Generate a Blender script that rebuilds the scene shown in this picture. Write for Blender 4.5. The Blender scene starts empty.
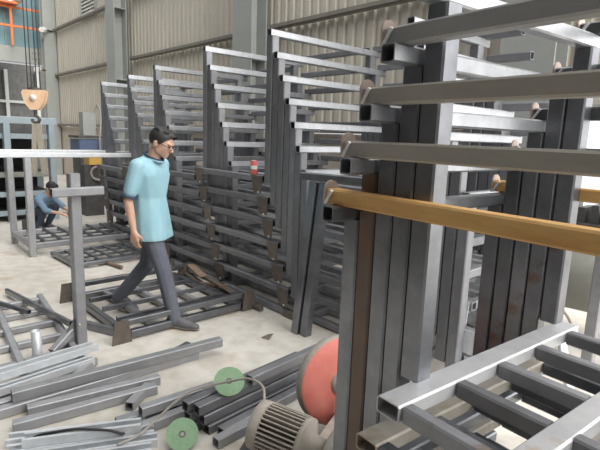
import bpy, bmesh, math, random
from mathutils import Vector, Matrix, Euler, noise
random.seed(7)
PI = math.pi
scene = bpy.context.scene
col = scene.collection

# ------------------------------------------------------------------ materials
def nt(m):
    m.use_nodes = True
    return m.node_tree.nodes, m.node_tree.links

def mat(name, c1, c2=None, rough=.6, metal=0.0, scale=8.0, spread=.25, rust=0.0, rustcol=(.17, .085, .045), vary=0.0, bump=0.0, stretch=(1, 1, 1), spec=.5, object_space=True):
    """noise-mottled principled material; vary = per-object brightness variation"""
    m = bpy.data.materials.new(name)
    N, L = nt(m)
    b = N['Principled BSDF']
    b.inputs['Roughness'].default_value = rough
    b.inputs['Metallic'].default_value = metal
    b.inputs['Specular IOR Level'].default_value = spec
    if c2 is None:
        c2 = tuple(min(1, x * 1.18) for x in c1)
    tc = N.new('ShaderNodeTexCoord')
    mp = N.new('ShaderNodeMapping'); mp.inputs['Scale'].default_value = stretch
    L.new(tc.outputs['Object'], mp.inputs['Vector'])
    n = N.new('ShaderNodeTexNoise'); n.inputs['Scale'].default_value = scale
    n.inputs['Detail'].default_value = 6; n.inputs['Roughness'].default_value = .6
    L.new(mp.outputs['Vector'], n.inputs['Vector'])
    r = N.new('ShaderNodeValToRGB')
    r.color_ramp.elements[0].position = .5 - spread; r.color_ramp.elements[1].position = .5 + spread
    r.color_ramp.elements[0].color = (*c1, 1); r.color_ramp.elements[1].color = (*c2, 1)
    L.new(n.outputs['Fac'], r.inputs['Fac'])
    out = r.outputs['Color']
    if rust > 0:
        n2 = N.new('ShaderNodeTexNoise'); n2.inputs['Scale'].default_value = 3.2; n2.inputs['Detail'].default_value = 8
        n2.inputs['Roughness'].default_value = .7
        L.new(tc.outputs['Object'], n2.inputs['Vector'])
        r2 = N.new('ShaderNodeValToRGB')
        r2.color_ramp.elements[0].position = .64 - .25 * rust; r2.color_ramp.elements[1].position = .76 - .2 * rust
        L.new(n2.outputs['Fac'], r2.inputs['Fac'])
        mx = N.new('ShaderNodeMix'); mx.data_type = 'RGBA'
        L.new(r2.outputs['Color'], mx.inputs[0]); L.new(out, mx.inputs[6]); mx.inputs[7].default_value = (*rustcol, 1)
        out = mx.outputs[2]
    if vary > 0:
        oi = N.new('ShaderNodeObjectInfo')
        mr = N.new('ShaderNodeMapRange'); mr.inputs['To Min'].default_value = 1 - vary; mr.inputs['To Max'].default_value = 1 + vary
        L.new(oi.outputs['Random'], mr.inputs['Value'])
        h = N.new('ShaderNodeHueSaturation'); L.new(mr.outputs['Result'], h.inputs['Value']); L.new(out, h.inputs['Color'])
        out = h.outputs['Color']
    L.new(out, b.inputs['Base Color'])
    if bump > 0:
        bp = N.new('ShaderNodeBump'); bp.inputs['Strength'].default_value = bump; bp.inputs['Distance'].default_value = .01
        L.new(n.outputs['Fac'], bp.inputs['Height']); L.new(bp.outputs['Normal'], b.inputs['Normal'])
    return m

M = {}
M['steel'] = mat('mill_scale_steel', (.15, .158, .172), (.25, .26, .28), rough=.31, metal=.75, scale=9, vary=.25, rust=.12, rustcol=(.16, .10, .065))
M['steel_row'] = mat('haze_lit_steel', (.185, .19, .205), (.27, .275, .295), rough=.42, metal=.4, scale=9, vary=.22, rust=.12, rustcol=(.18, .12, .08))  # paler copy of the mill steel; haze and broad light put into its colour
M['steel_light'] = mat('daylit_steel', (.36, .375, .40), (.54, .56, .59), rough=.34, metal=.75, scale=12, vary=.15, rust=.15, rustcol=(.3, .2, .12))  # end bars catching daylight: that brightness is put into this steel colour
M['steel_blue'] = mat('bluish_steel', (.29, .295, .31), (.39, .395, .415), rough=.42, metal=.35, scale=10, vary=.15)
M['plate'] = mat('brown_steel_plate', (.13, .11, .095), (.22, .19, .165), rough=.5, metal=.4, scale=14, vary=.2, rust=.3)
M['rusty_steel'] = mat('rusty_post_steel', (.13, .10, .085), (.20, .155, .125), rough=.45, metal=.5, scale=5, rust=.5, rustcol=(.22, .12, .07))
M['rust'] = mat('orange_rust', (.56, .30, .095), (.76, .48, .19), rough=.65, metal=.1, scale=7, spread=.2, stretch=(.5, 3, 3))
M['brownsteel'] = mat('brownish_steel', (.33, .305, .265), (.43, .40, .355), rough=.5, metal=.12, scale=8, rust=.25, rustcol=(.27, .18, .11), stretch=(.4, 2, 2))
M['bar_steel'] = mat('dull_bar_steel', (.30, .30, .295), (.40, .40, .395), rough=.45, metal=.2, scale=8, rust=.1, stretch=(.4, 2, 2))
M['deck_steel'] = mat('lit_deck_steel', (.40, .41, .43), (.54, .55, .57), rough=.42, metal=.35, scale=10, rust=.1, rustcol=(.4, .28, .18))  # deck rail colour lightened to carry the light on its top faces
M['weld'] = mat('weld_tab', (.42, .33, .29), (.55, .46, .41), rough=.6, metal=.2, scale=20)
M['bead'] = mat('weld_bead', (.75, .74, .72), (.9, .9, .88), rough=.4, metal=.3, scale=40)
M['galv'] = mat('galvanised_steel', (.60, .63, .66), (.76, .79, .82), rough=.42, metal=.3, scale=14, vary=.1, stretch=(3, 1, 1))
M['dark'] = mat('dark_void', (.02, .02, .022), rough=.9)
M['cladding'] = mat('beige_cladding', (.56, .525, .45), (.66, .62, .54), rough=.6, scale=1.3, stretch=(2, 2, .3))
M['girt'] = mat('girt_steel', (.22, .205, .18), (.28, .265, .235), rough=.6, scale=5)
M['column'] = mat('column_paint', (.36, .38, .36), (.43, .45, .43), rough=.55, scale=3)
M['plaster'] = mat('pale_plaster', (.50, .44, .38), (.60, .54, .47), rough=.9, scale=2)
M['whitewall'] = mat('white_plaster', (.72, .72, .70), (.82, .82, .80), rough=.9, scale=2)
M['teal'] = mat('teal_paint', (.18, .33, .38), (.25, .40, .45), rough=.5, scale=1.5)
M['orange'] = mat('orange_paint', (.80, .20, .06), (.88, .28, .10), rough=.45, scale=6)
M['paleblue'] = mat('pale_blue_paint', (.29, .36, .40), (.37, .44, .48), rough=.5, scale=4)
M['white'] = mat('white_paint', (.75, .75, .73), rough=.5)
M['hook_pad'] = mat('hook_cheek_paint', (.85, .52, .30), (.92, .72, .52), rough=.4, scale=9)
M['hook_metal'] = mat('dark_hook_metal', (.10, .09, .085), rough=.5, metal=.5)
M['sling'] = mat('webbing', (.36, .33, .27), (.46, .42, .35), rough=.9, scale=20)
M['rope'] = mat('wire_rope', (.12, .115, .11), rough=.6, metal=.3)
M['redpaint'] = mat('faded_red_paint', (.62, .16, .13), (.72, .25, .20), rough=.6, scale=8, bump=.1)
M['dusty'] = mat('dusty_grey', (.30, .275, .25), (.42, .39, .355), rough=.85, scale=14, bump=.3)
M['motor'] = mat('dusty_motor_paint', (.36, .325, .285), (.50, .46, .41), rough=.8, scale=16, bump=.25)
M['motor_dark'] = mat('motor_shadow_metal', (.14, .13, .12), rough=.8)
M['yellow'] = mat('yellow_paint', (.68, .42, .08), (.76, .52, .16), rough=.55, scale=8)
M['disc'] = mat('green_cutting_disc', (.20, .33, .20), (.27, .41, .26), rough=.8, scale=30)
M['cable'] = mat('grey_cable', (.34, .32, .29), rough=.7)
M['blackcable'] = mat('black_cable', (.03, .03, .03), rough=.5)
M['canred'] = mat('red_can_paint', (.70, .10, .08), (.80, .22, .18), rough=.3, scale=10)
M['blue'] = mat('blue_paint', (.09, .13, .24), (.14, .19, .31), rough=.5, scale=5)
M['tank'] = mat('tank_paint', (.22, .225, .20), (.31, .31, .275), rough=.5, scale=6, rust=.25, rustcol=(.36, .22, .16))
M['tankdark'] = mat('compressor_metal', (.07, .07, .07), (.13, .13, .13), rough=.6, metal=.3)
M['skin'] = mat('skin', (.56, .34, .25), (.62, .39, .29), rough=.55, scale=20)
M['hair'] = mat('black_hair', (.012, .011, .011), (.03, .028, .027), rough=.55, scale=60, bump=.4)
M['shirt'] = mat('pale_blue_polo', (.26, .46, .54), (.32, .53, .61), rough=.85, scale=7)
M['navy'] = mat('navy_knit', (.03, .05, .10), rough=.85)
M['trousers'] = mat('grey_trousers', (.095, .105, .135), (.14, .15, .185), rough=.85, scale=6, bump=.2)
M['shoe'] = mat('grey_shoe', (.10, .10, .11), (.16, .16, .17), rough=.6)
M['sole'] = mat('shoe_sole', (.3, .29, .28), rough=.8)
M['denim'] = mat('denim_blue', (.14, .23, .33), (.21, .31, .42), rough=.9, scale=10)
M['darktrousers'] = mat('dark_work_trousers', (.03, .04, .065), (.05, .065, .10), rough=.9)
M['glass'] = mat('dark_lens', (.03, .03, .035), rough=.15)
M['eye'] = mat('eye', (.04, .03, .03), rough=.3)
M['lip'] = mat('lip', (.42, .20, .17), rough=.5)
M['grinder'] = mat('grinder_black', (.04, .045, .05), rough=.5)
M['wood'] = mat('scrap_rust', (.20, .14, .10), (.30, .22, .16), rough=.8, scale=10, vary=.2)

def concrete():
    m = bpy.data.materials.new('worn_concrete'); N, L = nt(m)
    b = N['Principled BSDF']; b.inputs['Roughness'].default_value = .85
    tc = N.new('ShaderNodeTexCoord')
    def nz(sc, det, r0, r1, p0, p1):
        n = N.new('ShaderNodeTexNoise'); n.inputs['Scale'].default_value = sc; n.inputs['Detail'].default_value = det
        L.new(tc.outputs['Object'], n.inputs['Vector'])
        r = N.new('ShaderNodeValToRGB'); e = r.color_ramp.elements
        e[0].position = p0; e[1].position = p1; e[0].color = (*r0, 1); e[1].color = (*r1, 1)
        L.new(n.outputs['Fac'], r.inputs['Fac']); return n, r
    n1, r1 = nz(.9, 8, (.56, .525, .47), (.72, .69, .64), .32, .68)
    n2, r2 = nz(7, 8, (.80, .79, .77), (1, 1, 1), .3, .6)
    n3, r3 = nz(2.3, 6, (1, 1, 1), (.80, .70, .58), .58, .75)
    mx = N.new('ShaderNodeMix'); mx.data_type = 'RGBA'; mx.blend_type = 'MULTIPLY'; mx.inputs[0].default_value = 1
    L.new(r1.outputs['Color'], mx.inputs[6]); L.new(r2.outputs['Color'], mx.inputs[7])
    m2 = N.new('ShaderNodeMix'); m2.data_type = 'RGBA'; m2.blend_type = 'MULTIPLY'; m2.inputs[0].default_value = .8
    L.new(mx.outputs[2], m2.inputs[6]); L.new(r3.outputs['Color'], m2.inputs[7])
    L.new(m2.outputs[2], b.inputs['Base Color'])
    bp = N.new('ShaderNodeBump'); bp.inputs['Strength'].default_value = .15; bp.inputs['Distance'].default_value = .01
    L.new(n2.outputs['Fac'], bp.inputs['Height']); L.new(bp.outputs['Normal'], b.inputs['Normal'])
    return m
M['concrete'] = concrete()

# ------------------------------------------------------------------ mesh helpers
class MB:
    """collects shapes into ONE mesh with several material slots"""
    def __init__(s):
        s.bm = bmesh.new(); s.mats = []
    def mi(s, m):
        if m not in s.mats: s.mats.append(m)
        return s.mats.index(m)
    def _f(s, vs, m, smooth=False):
        try:
            f = s.bm.faces.new(vs); f.material_index = s.mi(m); f.smooth = smooth
        except ValueError:
            pass
    def prism(s, poly, A, B, m, up=None, smooth=False, caps=True):
        """sweep a 2D polygon (list of (side, up)) from A to B"""
        A = Vector(A); B = Vector(B); d = (B - A).normalized()
        up = Vector(up) if up is not None else (Vector((0, 0, 1)) if abs(d.z) < .9 else Vector((0, 1, 0)))
        side = d.cross(up).normalized(); up = side.cross(d).normalized()
        ra = [s.bm.verts.new(A + side * x + up * y) for x, y in poly]
        rb = [s.bm.verts.new(B + side * x + up * y) for x, y in poly]
        n = len(poly)
        for i in range(n):
            j = (i + 1) % n
            s._f([ra[i], ra[j], rb[j], rb[i]], m, smooth)
        if caps:
            s._f(ra[::-1], m); s._f(rb, m)
        return s
    def tube(s, A, B, m, w=.06, h=None, up=None, open_a=False, open_b=False, c=.007, t=.005):
        """rectangular steel tube with chamfered edges and, where open, a hollow mouth"""
        h = h or w
        x, y = w / 2, h / 2
        poly = [(-x + c, -y), (x - c, -y), (x, -y + c), (x, y - c), (x - c, y), (-x + c, y), (-x, y - c), (-x, -y + c)]
        A = Vector(A); B = Vector(B); d = (B - A).normalized()
        upv = Vector(up) if up is not None else (Vector((0, 0, 1)) if abs(d.z) < .9 else Vector((0, 1, 0)))
        side = d.cross(upv).normalized(); upv = side.cross(d).normalized()
        def ring(P, k):
            fx = (x - k) / x; fy = (y - k) / y
            return [s.bm.verts.new(P + side * a * fx + upv * b * fy) for a, b in poly]
        ra, rb = ring(A, 0), ring(B, 0)
        for i in range(8):
            j = (i + 1) % 8
            s._f([ra[i], ra[j], rb[j], rb[i]], m)
        for op, r, P, dd, flip in ((open_a, ra, A, d, False), (open_b, rb, B, -d, True)):
            if not op:
                s._f(r[::-1] if not flip else r, m); continue
            ri = ring(P, t); rd = ring(P + dd * min(.25, (B - A).length * .4), t)
            for i in range(8):
                j = (i + 1) % 8
                q = [r[j], r[i], ri[i], ri[j]]; q2 = [ri[j], ri[i], rd[i], rd[j]]
                s._f(q if not flip else q[::-1], m); s._f(q2 if not flip else q2[::-1], m)
            s._f(rd[::-1] if not flip else rd, m)
        return s
    def box(s, c, size, m, rz=0.0, c2=.0):
        c = Vector(c); sx, sy, sz = (v / 2 for v in size); R = Matrix.Rotation(rz, 3, 'Z')
        v = [s.bm.verts.new(c + R @ Vector((a * sx, b * sy, e * sz))) for a in (-1, 1) for b in (-1, 1) for e in (-1, 1)]
        for q in ((0, 1, 3, 2), (4, 6, 7, 5), (0, 4, 5, 1), (2, 3, 7, 6), (0, 2, 6, 4), (1, 5, 7, 3)):
            s._f([v[i] for i in q], m)
        return s
    def plate(s, pts, th, m):
        """flat polygon given by 3D points, thickened along its normal"""
        P = [Vector(p) for p in pts]; n = (P[1] - P[0]).cross(P[2] - P[0]).normalized() * th
        a = [s.bm.verts.new(p) for p in P]; b = [s.bm.verts.new(p + n) for p in P]; k = len(P)
        for i in range(k):
            j = (i + 1) % k; s._f([a[i], a[j], b[j], b[i]], m)
        s._f(a[::-1], m); s._f(b, m)
        return s
    def lathe(s, prof, A, axis, m, seg=32, smooth=True):
        """revolve (distance along axis, radius) profile about the axis through A"""
        A = Vector(A); d = Vector(axis).normalized()
        u = d.orthogonal().normalized(); w = d.cross(u)
        rings = []
        for t, r in prof:
            if r < 1e-6: rings.append([s.bm.verts.new(A + d * t)])
            else: rings.append([s.bm.verts.new(A + d * t + (u * math.cos(2 * PI * i / seg) + w * math.sin(2 * PI * i / seg)) * r) for i in range(seg)])
        for p, q in zip(rings, rings[1:]):
            for i in range(seg):
                j = (i + 1) % seg
                if len(p) == 1 and len(q) == 1: continue
                if len(p) == 1: s._f([p[0], q[i], q[j]], m, smooth)
                elif len(q) == 1: s._f([p[i], q[0], p[j]], m, smooth)
                else: s._f([p[i], q[i], q[j], p[j]], m, smooth)
        return s
    def pipe(s, pts, r, m, seg=8):
        P = [Vector(p) for p in pts]; rings = []
        u = None
        for i, p in enumerate(P):
            d = (P[min(i + 1, len(P) - 1)] - P[max(i - 1, 0)]).normalized()
            u = d.orthogonal().normalized() if u is None else (u - d * u.dot(d)).normalized()
            w = d.cross(u)
            rings.append([s.bm.verts.new(p + (u * math.cos(2 * PI * k / seg) + w * math.sin(2 * PI * k / seg)) * r) for k in range(seg)])
        for a, b in zip(rings, rings[1:]):
            for k in range(seg):
                j = (k + 1) % seg; s._f([a[k], a[j], b[j], b[k]], m, True)
        s._f(rings[0][::-1], m); s._f(rings[-1], m)
        return s
    def build(s, name, parent=None, loc=None, rz=None, rot=None):
        bmesh.ops.recalc_face_normals(s.bm, faces=s.bm.faces)
        me = bpy.data.meshes.new(name); s.bm.to_mesh(me); s.bm.free()
        for m in s.mats: me.materials.append(m)
        o = bpy.data.objects.new(name, me); col.objects.link(o)
        if parent is not None: o.parent = parent
        if loc is not None: o.location = loc
        if rz is not None: o.rotation_euler.z = rz
        if rot is not None: o.rotation_euler = rot
        return o

def tag(o, label=None, cat=None, group=None, kind=None):
    if label: o['label'] = label
    if cat: o['category'] = cat
    if group: o['group'] = group
    if kind: o['kind'] = kind
    return o
def empty(name, loc, label, cat, group=None, rz=0.0):
    o = bpy.data.objects.new(name, None); o.empty_display_size = .1
    col.objects.link(o); o.location = loc; o.rotation_euler.z = rz
    return tag(o, label, cat, group)
def copy_tree(o, parent=None):
    c = o.copy(); col.objects.link(c); c.parent = parent
    for ch in list(o.children): copy_tree(ch, c)
    return c
def curve_pts(ctrl, n=10):
    P = [Vector(p) for p in ctrl]; P = [P[0] * 2 - P[1]] + P + [P[-1] * 2 - P[-2]]; out = []
    for i in range(1, len(P) - 2):
        a, b, c_, d = P[i - 1:i + 3]
        for k in range(n):
            t = k / n
            out.append(.5 * ((2 * b) + (c_ - a) * t + (2 * a - 5 * b + 4 * c_ - d) * t * t + (3 * b - a - 3 * c_ + d) * t ** 3))
    out.append(P[-2]); return out

#@@SETTING
# ------------------------------------------------------------------ setting: floor, walls, columns, girts
WY = 5.5                                   # inner face of the clad side wall
b = MB(); b.box((-7, 5.5, -.1), (30, 20, .2), M['concrete']); tag(b.build('floor'), kind='structure')

def cladding(x0, x1, z0, z1, y, m, pitch=.19):
    b = MB(); pts = []
    x = x0
    while x < x1:
        pts += [(x, 0), (x + pitch * .52, 0), (x + pitch * .62, .04), (x + pitch * .90, .04)]
        x += pitch
    pts.append((x, 0))
    lo = [b.bm.verts.new((px, y + py, z0)) for px, py in pts]; hi = [b.bm.verts.new((px, y + py, z1)) for px, py in pts]
    for i in range(len(pts) - 1): b._f([lo[i], lo[i + 1], hi[i + 1], hi[i]], m)
    lo2 = [b.bm.verts.new((px, y + py + .06, z0)) for px, py in pts]; hi2 = [b.bm.verts.new((px, y + py + .06, z1)) for px, py in pts]
    for i in range(len(pts) - 1): b._f([lo2[i + 1], lo2[i], hi2[i], hi2[i + 1]], m)
    return b
b = cladding(-20, -2.2, 1.72, 8.0, WY, M['cladding']); tag(b.build('wall_back'), kind='structure')
b = cladding(-2.2, -.7, 2.0, 8.0, WY, M['cladding']); tag(b.build('wall_back_over_opening'), kind='structure')
b = MB(); b.box((-8, -1.6, 4), (24, .2, 8), M['tankdark']); tag(b.build('wall_added_shade'), kind='structure')  # added unseen dark wall; dims what the near posts reflect
b = MB(); b.box((2.6, -.3, 4), (.2, 2.4, 8), M['tankdark']); tag(b.build('wall_added_sunblock'), kind='structure')  # added unseen wall; keeps sun off the floor near the camera
b = MB(); b.box((-11.1, WY + .12, .85), (17.8, .2, 1.7), M['plaster']); tag(b.build('trim_plinth'), kind='structure')
b = MB(); b.box((-1.45, WY + .03, 2.0), (1.5, .12, .12), M['column']); tag(b.build('trim_lintel'), kind='structure')
bays = [(-18.9, -13.15), (-12.55, -7.45), (-6.85, -2.6), (-2.0, -.75)]
n = 0
for (x0, x1) in bays:
    for z in (1.72, 3.40, 4.88, 6.4):
        if x0 == -2.0 and z < 2: continue
        n += 1
        b = MB(); t = .006
        b.box(((x0 + x1) / 2, WY - .07, z), (x1 - x0, .12, .012), M['girt'])
        b.box(((x0 + x1) / 2, WY - .124, z + .03), (x1 - x0, .012, .07), M['girt'])
        tag(b.build('trim_girt_%d' % n), kind='structure')
def hcolumn(name, x, y, z1=8.0, w=.55, d=.30, rz=0, m=None):
    m = m or M['column']
    b = MB()
    b.box((0, -d / 2, z1 / 2), (w, .02, z1), m); b.box((0, d / 2, z1 / 2), (w, .02, z1), m); b.box((0, 0, z1 / 2), (.02, d, z1), m)
    for z in (1.0, 2.9, 4.6): b.box((0, -.0, z), (w - .02, d, .02), m)
    o = b.build(name, loc=(x, y, 0), rz=rz); tag(o, kind='structure')
for i, x in enumerate((-12.85, -7.15, -2.30)):
    hcolumn('trim_column_%d' % (i + 1), x, WY - .33)
hcolumn('trim_column_4', -19.0, 5.28, w=.40, d=.34, rz=PI / 2)
# louvred window high in the cladding
b = MB()
x0, x1, z0, z1 = -16.15, -15.05, 4.93, 6.2
for a in ((x0, z0, x1, z0), (x0, z1, x1, z1)): b.box(((a[0] + a[2]) / 2, WY - .02, a[1]), (x1 - x0 + .1, .08, .06), M['column'])
for x in (x0, x1): b.box((x, WY - .02, (z0 + z1) / 2), (.05, .08, z1 - z0), M['column'])
for k in range(12):
    z = z0 + .06 + k * .10
    b.plate([(x0, WY - .05, z), (x1, WY - .05, z), (x1, WY + .0, z + .07), (x0, WY + .0, z + .07)], .006, M['white'])
tag(b.build('window_1'), kind='structure')
# end wall: dark opening under a beam, teal panels above
b = MB()
b.box((-20.1, .9, 6.2), (.16, 9.4, 3.6), M['teal'])
for k in range(10): b.box((-20.0, -3.4 + k * .95, 6.2), (.05, .06, 3.6), M['teal'])
tag(b.build('wall_left'), kind='structure')
b = MB(); b.box((-19.9, .9, 4.1), (.25, 9.4, .52), M['column'])
for k in range(6): b.box((-19.77, 4.95 + .1 * (k % 3), 4.0 + .2 * (k // 3)), (.03, .04, .04), M['girt'])
tag(b.build('trim_beam'), kind='structure')
b = MB(); b.box((-22.5, 2.4, 1.95), (.1, 12.4, 4.2), M['tankdark'])
for k in range(10): b.box((-22.35, -2 + k * 1.1, 1.9), (.12, .12, 3.8), M['column'])
b.box((-22.35, 2.4, 1.3), (.1, 12, .1), M['column']); b.box((-22.35, 2.4, 2.6), (.1, 12, .1), M['column'])
tag(b.build('wall_left_recess'), kind='structure')
# orange guard rail in front of the teal panels
rl = empty('guard_rail', (-19.6, 4.35, 4.36), 'orange painted guard rail in front of the teal panels', 'railing')
for z, nm in ((.62, 'rail'), (1.22, 'rail')): MB().tube((0, -3, z), (0, 1.05, z), M['orange'], w=.07).build(nm, rl)
for y in (-1.9, -.04): MB().tube((0, y, 0), (0, y, 1.25), M['orange'], w=.08).build('post', rl)
oh = empty('hoist_machine', (-19.6, 3.95, 5.6), 'orange hoist machine on the teal gantry beside the guard rail', 'machine')
b = MB(); b.box((0, 0, .3), (.6, 1.1, .5), M['orange']); b.box((0, .1, .62), (.5, .7, .2), M['orange']); b.build('housing', oh)
MB().box((.31, -.05, .16), (.02, .8, .12), M['white']).build('white_stripe', oh)
MB().lathe([(0, 0), (0, .16), (.12, .16), (.12, 0)], (.2, .55, .25), (1, 0, 0), M['dusty'], 20).build('drum', oh)
# two small white cameras
for nm, loc, lab in (('security_camera', (-18.75, 5.12, 4.86), 'white bullet security camera near the top of the far left column'),
                     ('security_camera', (-18.78, 4.90, 3.56), 'white bullet security camera low on the far left column above the hook')):
    c = empty(nm, loc, lab, 'camera', 'security cameras on the column')
    MB().lathe([(0, 0), (0, .075), (.05, .085), (.30, .085), (.30, .07), (.28, .0)], (0, .0, 0), (1, -.7, -.15), M['white'], 16).build('body', c)
    MB().tube((.05, .0, 0), (-.10, .26, .0), M['hook_metal'], w=.05).build('bracket', c)

#@@RACKS
# ------------------------------------------------------------------ nestable racks
PW, DX = .08, .085                     # post width, sideways step of the nest
def make_rack(name, W, D, PH, posts_front=False, slats=3, feet=lambda W: (.07,), foot_m=None):
    foot_m = foot_m or M['plate']
    """base deck W (x) by D (y); end frame of two posts and a bar at the left; bar along the back top.
    origin: left end of the front beam, underside of the deck."""
    S = M['steel_row']
    r = empty(name, (0, 0, 0), 'rack', 'rack')
    bw = .06
    fy = .03 if not posts_front else .12          # centre line of the front beam
    by = D - .03
    MB().tube((0, fy, .03), (W, fy, .03), S, w=bw, open_a=True, open_b=True).build('front_beam', r)
    MB().tube((0, by, .03), (W, by, .03), S, w=bw, open_a=True, open_b=True).build('back_beam', r)
    for x in (.03, W - .03):
        MB().tube((x, fy + .03, .03), (x, by - .03, .03), S, w=bw).build('side_beam', r)
    for k in range(slats):
        y = fy + .26 + (by - fy - .52) * k / max(1, slats - 1)
        MB().tube((.06, y, .03), (W - .06, y, .03), M['steel_light'], w=.05).build('deck_slat', r)
    py0 = .125 if not posts_front else .04
    py1 = D - .13
    for y in (py0, py1):
        MB().tube((.04, y, .06 if not (posts_front and y == py0) else 0), (.04, y, PH), S, w=PW).build('post', r)
    MB().tube((.04, py0 - .045, PH + .03), (.04, py1 + .14, PH + .03), M['steel_light'], w=.06, open_a=True, open_b=True).build('end_bar', r)
    MB().tube((.0, py1 + .10, PH + .09), (W * .96, py1 + .10, PH + .09), S, w=.06, open_a=True, open_b=True).build('back_bar', r)
    # hanging foot plates at the front corners: tapered plate with a bright cut corner
    for x in feet(W):
        yy = fy - .036
        f = MB(); f.plate([(x - .085, yy, .06), (x + .085, yy, .06), (x + .075, yy, -.10), (x - .04, yy, -.10)], -.006, foot_m)
        f.plate([(x - .085, yy, .06), (x - .079, yy, .06), (x - .034, yy, -.10), (x - .04, yy, -.10)], .006, M['plate'])
        fo = f.build('foot_plate', r)
        MB().box((x + .03, yy - .004, -.094), (.02, .008, .016), M['bead']).build('weld_bead', fo)
    return r

def stack(name_, where, x, y, ztop, step, n, W, D, PH, group, ords, posts_front=False, feet=lambda W: (.07,), foot_m=None):
    """n nested racks, each one step lower and DX further along the wall"""
    proto = make_rack('nesting_rack', W, D, PH, posts_front, feet=feet, foot_m=foot_m)
    for k in range(n):
        o = proto if k == 0 else copy_tree(proto)
        o.location = (x + DX * k, y + (random.uniform(-.006, .006)), ztop - PH - .06 - step * k)
        o.rotation_euler.z = random.uniform(-.002, .002)
        tag(o, ords[k] % where, 'rack', group)
    return proto
ORD = ['topmost steel rack in %s', 'second steel rack from the top in %s', 'third steel rack from the top in %s', 'fourth steel rack from the top in %s',
       'fifth steel rack from the top in %s', 'sixth steel rack from the top in %s', 'lowest steel rack in %s']
stack('', 'the nested stack with the red can on it', -4.871, 2.82, 2.57, .20, 7, 1.20, 1.50, 1.30, 'nested racks under the red can', ORD, feet=lambda W: (.07, W - .06))
stack('', 'the nested stack behind the leaning trestle', -3.63, 2.82, 2.57, .20, 7, 1.22, 1.50, 1.30, 'nested racks behind the leaning trestle', ORD, True, feet=lambda W: ())
stack('', 'the nested stack directly behind the walking man', -6.077, 2.82, 2.465, .185, 7, 1.17, 1.50, 1.28, 'nested racks behind the walking man', ORD)
stack('', 'the second narrow stack from the far left', -6.905, 2.82, 2.405, .175, 7, .80, 1.50, 1.27, 'nested racks second from the far left', ORD)
stack('', 'the farthest left nested stack', -7.89, 2.82, 2.365, .172, 7, .95, 1.50, 1.26, 'nested racks at the far left of the row', ORD)
stack('', 'the stack behind the bundle of tall near posts', -2.12, 2.82, 2.45, .185, 7, .36, 1.0, 1.28, 'nested racks behind the near posts', ORD, True, feet=lambda W: (.26,), foot_m=M['galv'])  # zinc colour on these foot plates stands for light catching them

# near stack on the right, turned half round: end frame at its left, long bars along the near side
RO = Vector((-.94, 1.395, 0)); RZ = math.radians(-4.5)
def make_near_rack(k, PH=1.33):
    labs = ['topmost near rack at right, with the open ladder deck in the corner', 'near right rack with the highest long bar crossing the picture',
            'near right rack with the second highest long bar', 'near right rack with the brownish grey long bar above the rusty one',
            'near right rack with the orange rusty long bar']
    S = M['steel']
    L, D = 1.25, 1.11
    r = empty('nesting_rack', (0, 0, 0), labs[k], 'rack', 'nested racks at the near right')
    barm = [M['bar_steel'], M['bar_steel'], M['brownsteel'], M['brownsteel'], M['rust']][k]
    # deck: ladder of two-by-two tubes
    deckm = M['deck_steel'] if k == 0 else (M['brownsteel'] if k % 2 else S)
    for x, nm in ((.062, 'side_beam'), (.475, 'deck_rail'), (.87, 'deck_rail'), (L, 'side_beam')):
        MB().tube((x, -.165 if nm == 'side_beam' else -.105, .03), (x, D if nm == 'side_beam' else D - .06, .03), deckm, w=.098 if x < .1 else .08, h=.06, open_a=True, open_b=True).build(nm, r)
    for i, y in enumerate((-.13, .16, .43, .72, 1.0)):
        nm = 'end_beam' if i in (0, 4) else 'deck_slat'
        for a, bb in ((.118, .435), (.515, .83), (.91, L - .04)):
            MB().tube((a, y, .03), (bb, y, .03), M['steel_row'] if k == 0 else S, w=.05, h=.06).build(nm, r)
    # end frame
    py0, py1 = .045, D - .045
    for y in (py0, py1):
        MB().tube((.0, y, .06) if k == 0 else (0, y, 0), (0, y, PH), M['rusty_steel'] if k == 3 and y == py0 else S, w=PW).build('post', r)
    MB().tube((0, py0 - .16, PH + .03), (0, py1 + .10, PH + .03), M['steel_light'] if k < 4 else S, w=.06, open_a=True, open_b=True).build('end_bar', r)
    for y, nm, m in ((py0 - .09, 'near_long_bar', barm), (py1 + .06, 'far_long_bar', S if k != 4 else M['rust'])):
        bar = MB().tube((-.055, y, PH + .09), (L + .1, y, PH + .09), m, w=.06, open_b=True).build(nm, r)
        # rounded end tab with a weld line
        t = MB(); pts = [(-.062 , y - .035, PH + .058), (-.062, y + .035, PH + .058)]
        pts += [(-.062, y + .035 * math.cos(a), PH + .115 + .035 * math.sin(a)) for a in [i * PI / 8 for i in range(9)]]
        t.plate(pts[::-1], .008, M['weld']); tb = t.build('end_tab', bar); tag(tb, 'rounded brown welded end tab')
        w_ = MB(); w_.tube((-.058, y - .034, PH + .062), (-.02, y - .036, PH + .115), M['bead'], w=.012, c=.003); w_.build('weld_bead', bar)
    return r
for k in range(5):
    r = make_near_rack(k)
    r.location = RO + Vector((-DX * math.cos(RZ) * k, -DX * math.sin(RZ) * k, .737 - .185 * k + .008))
    r.rotation_euler.z = RZ

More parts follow.
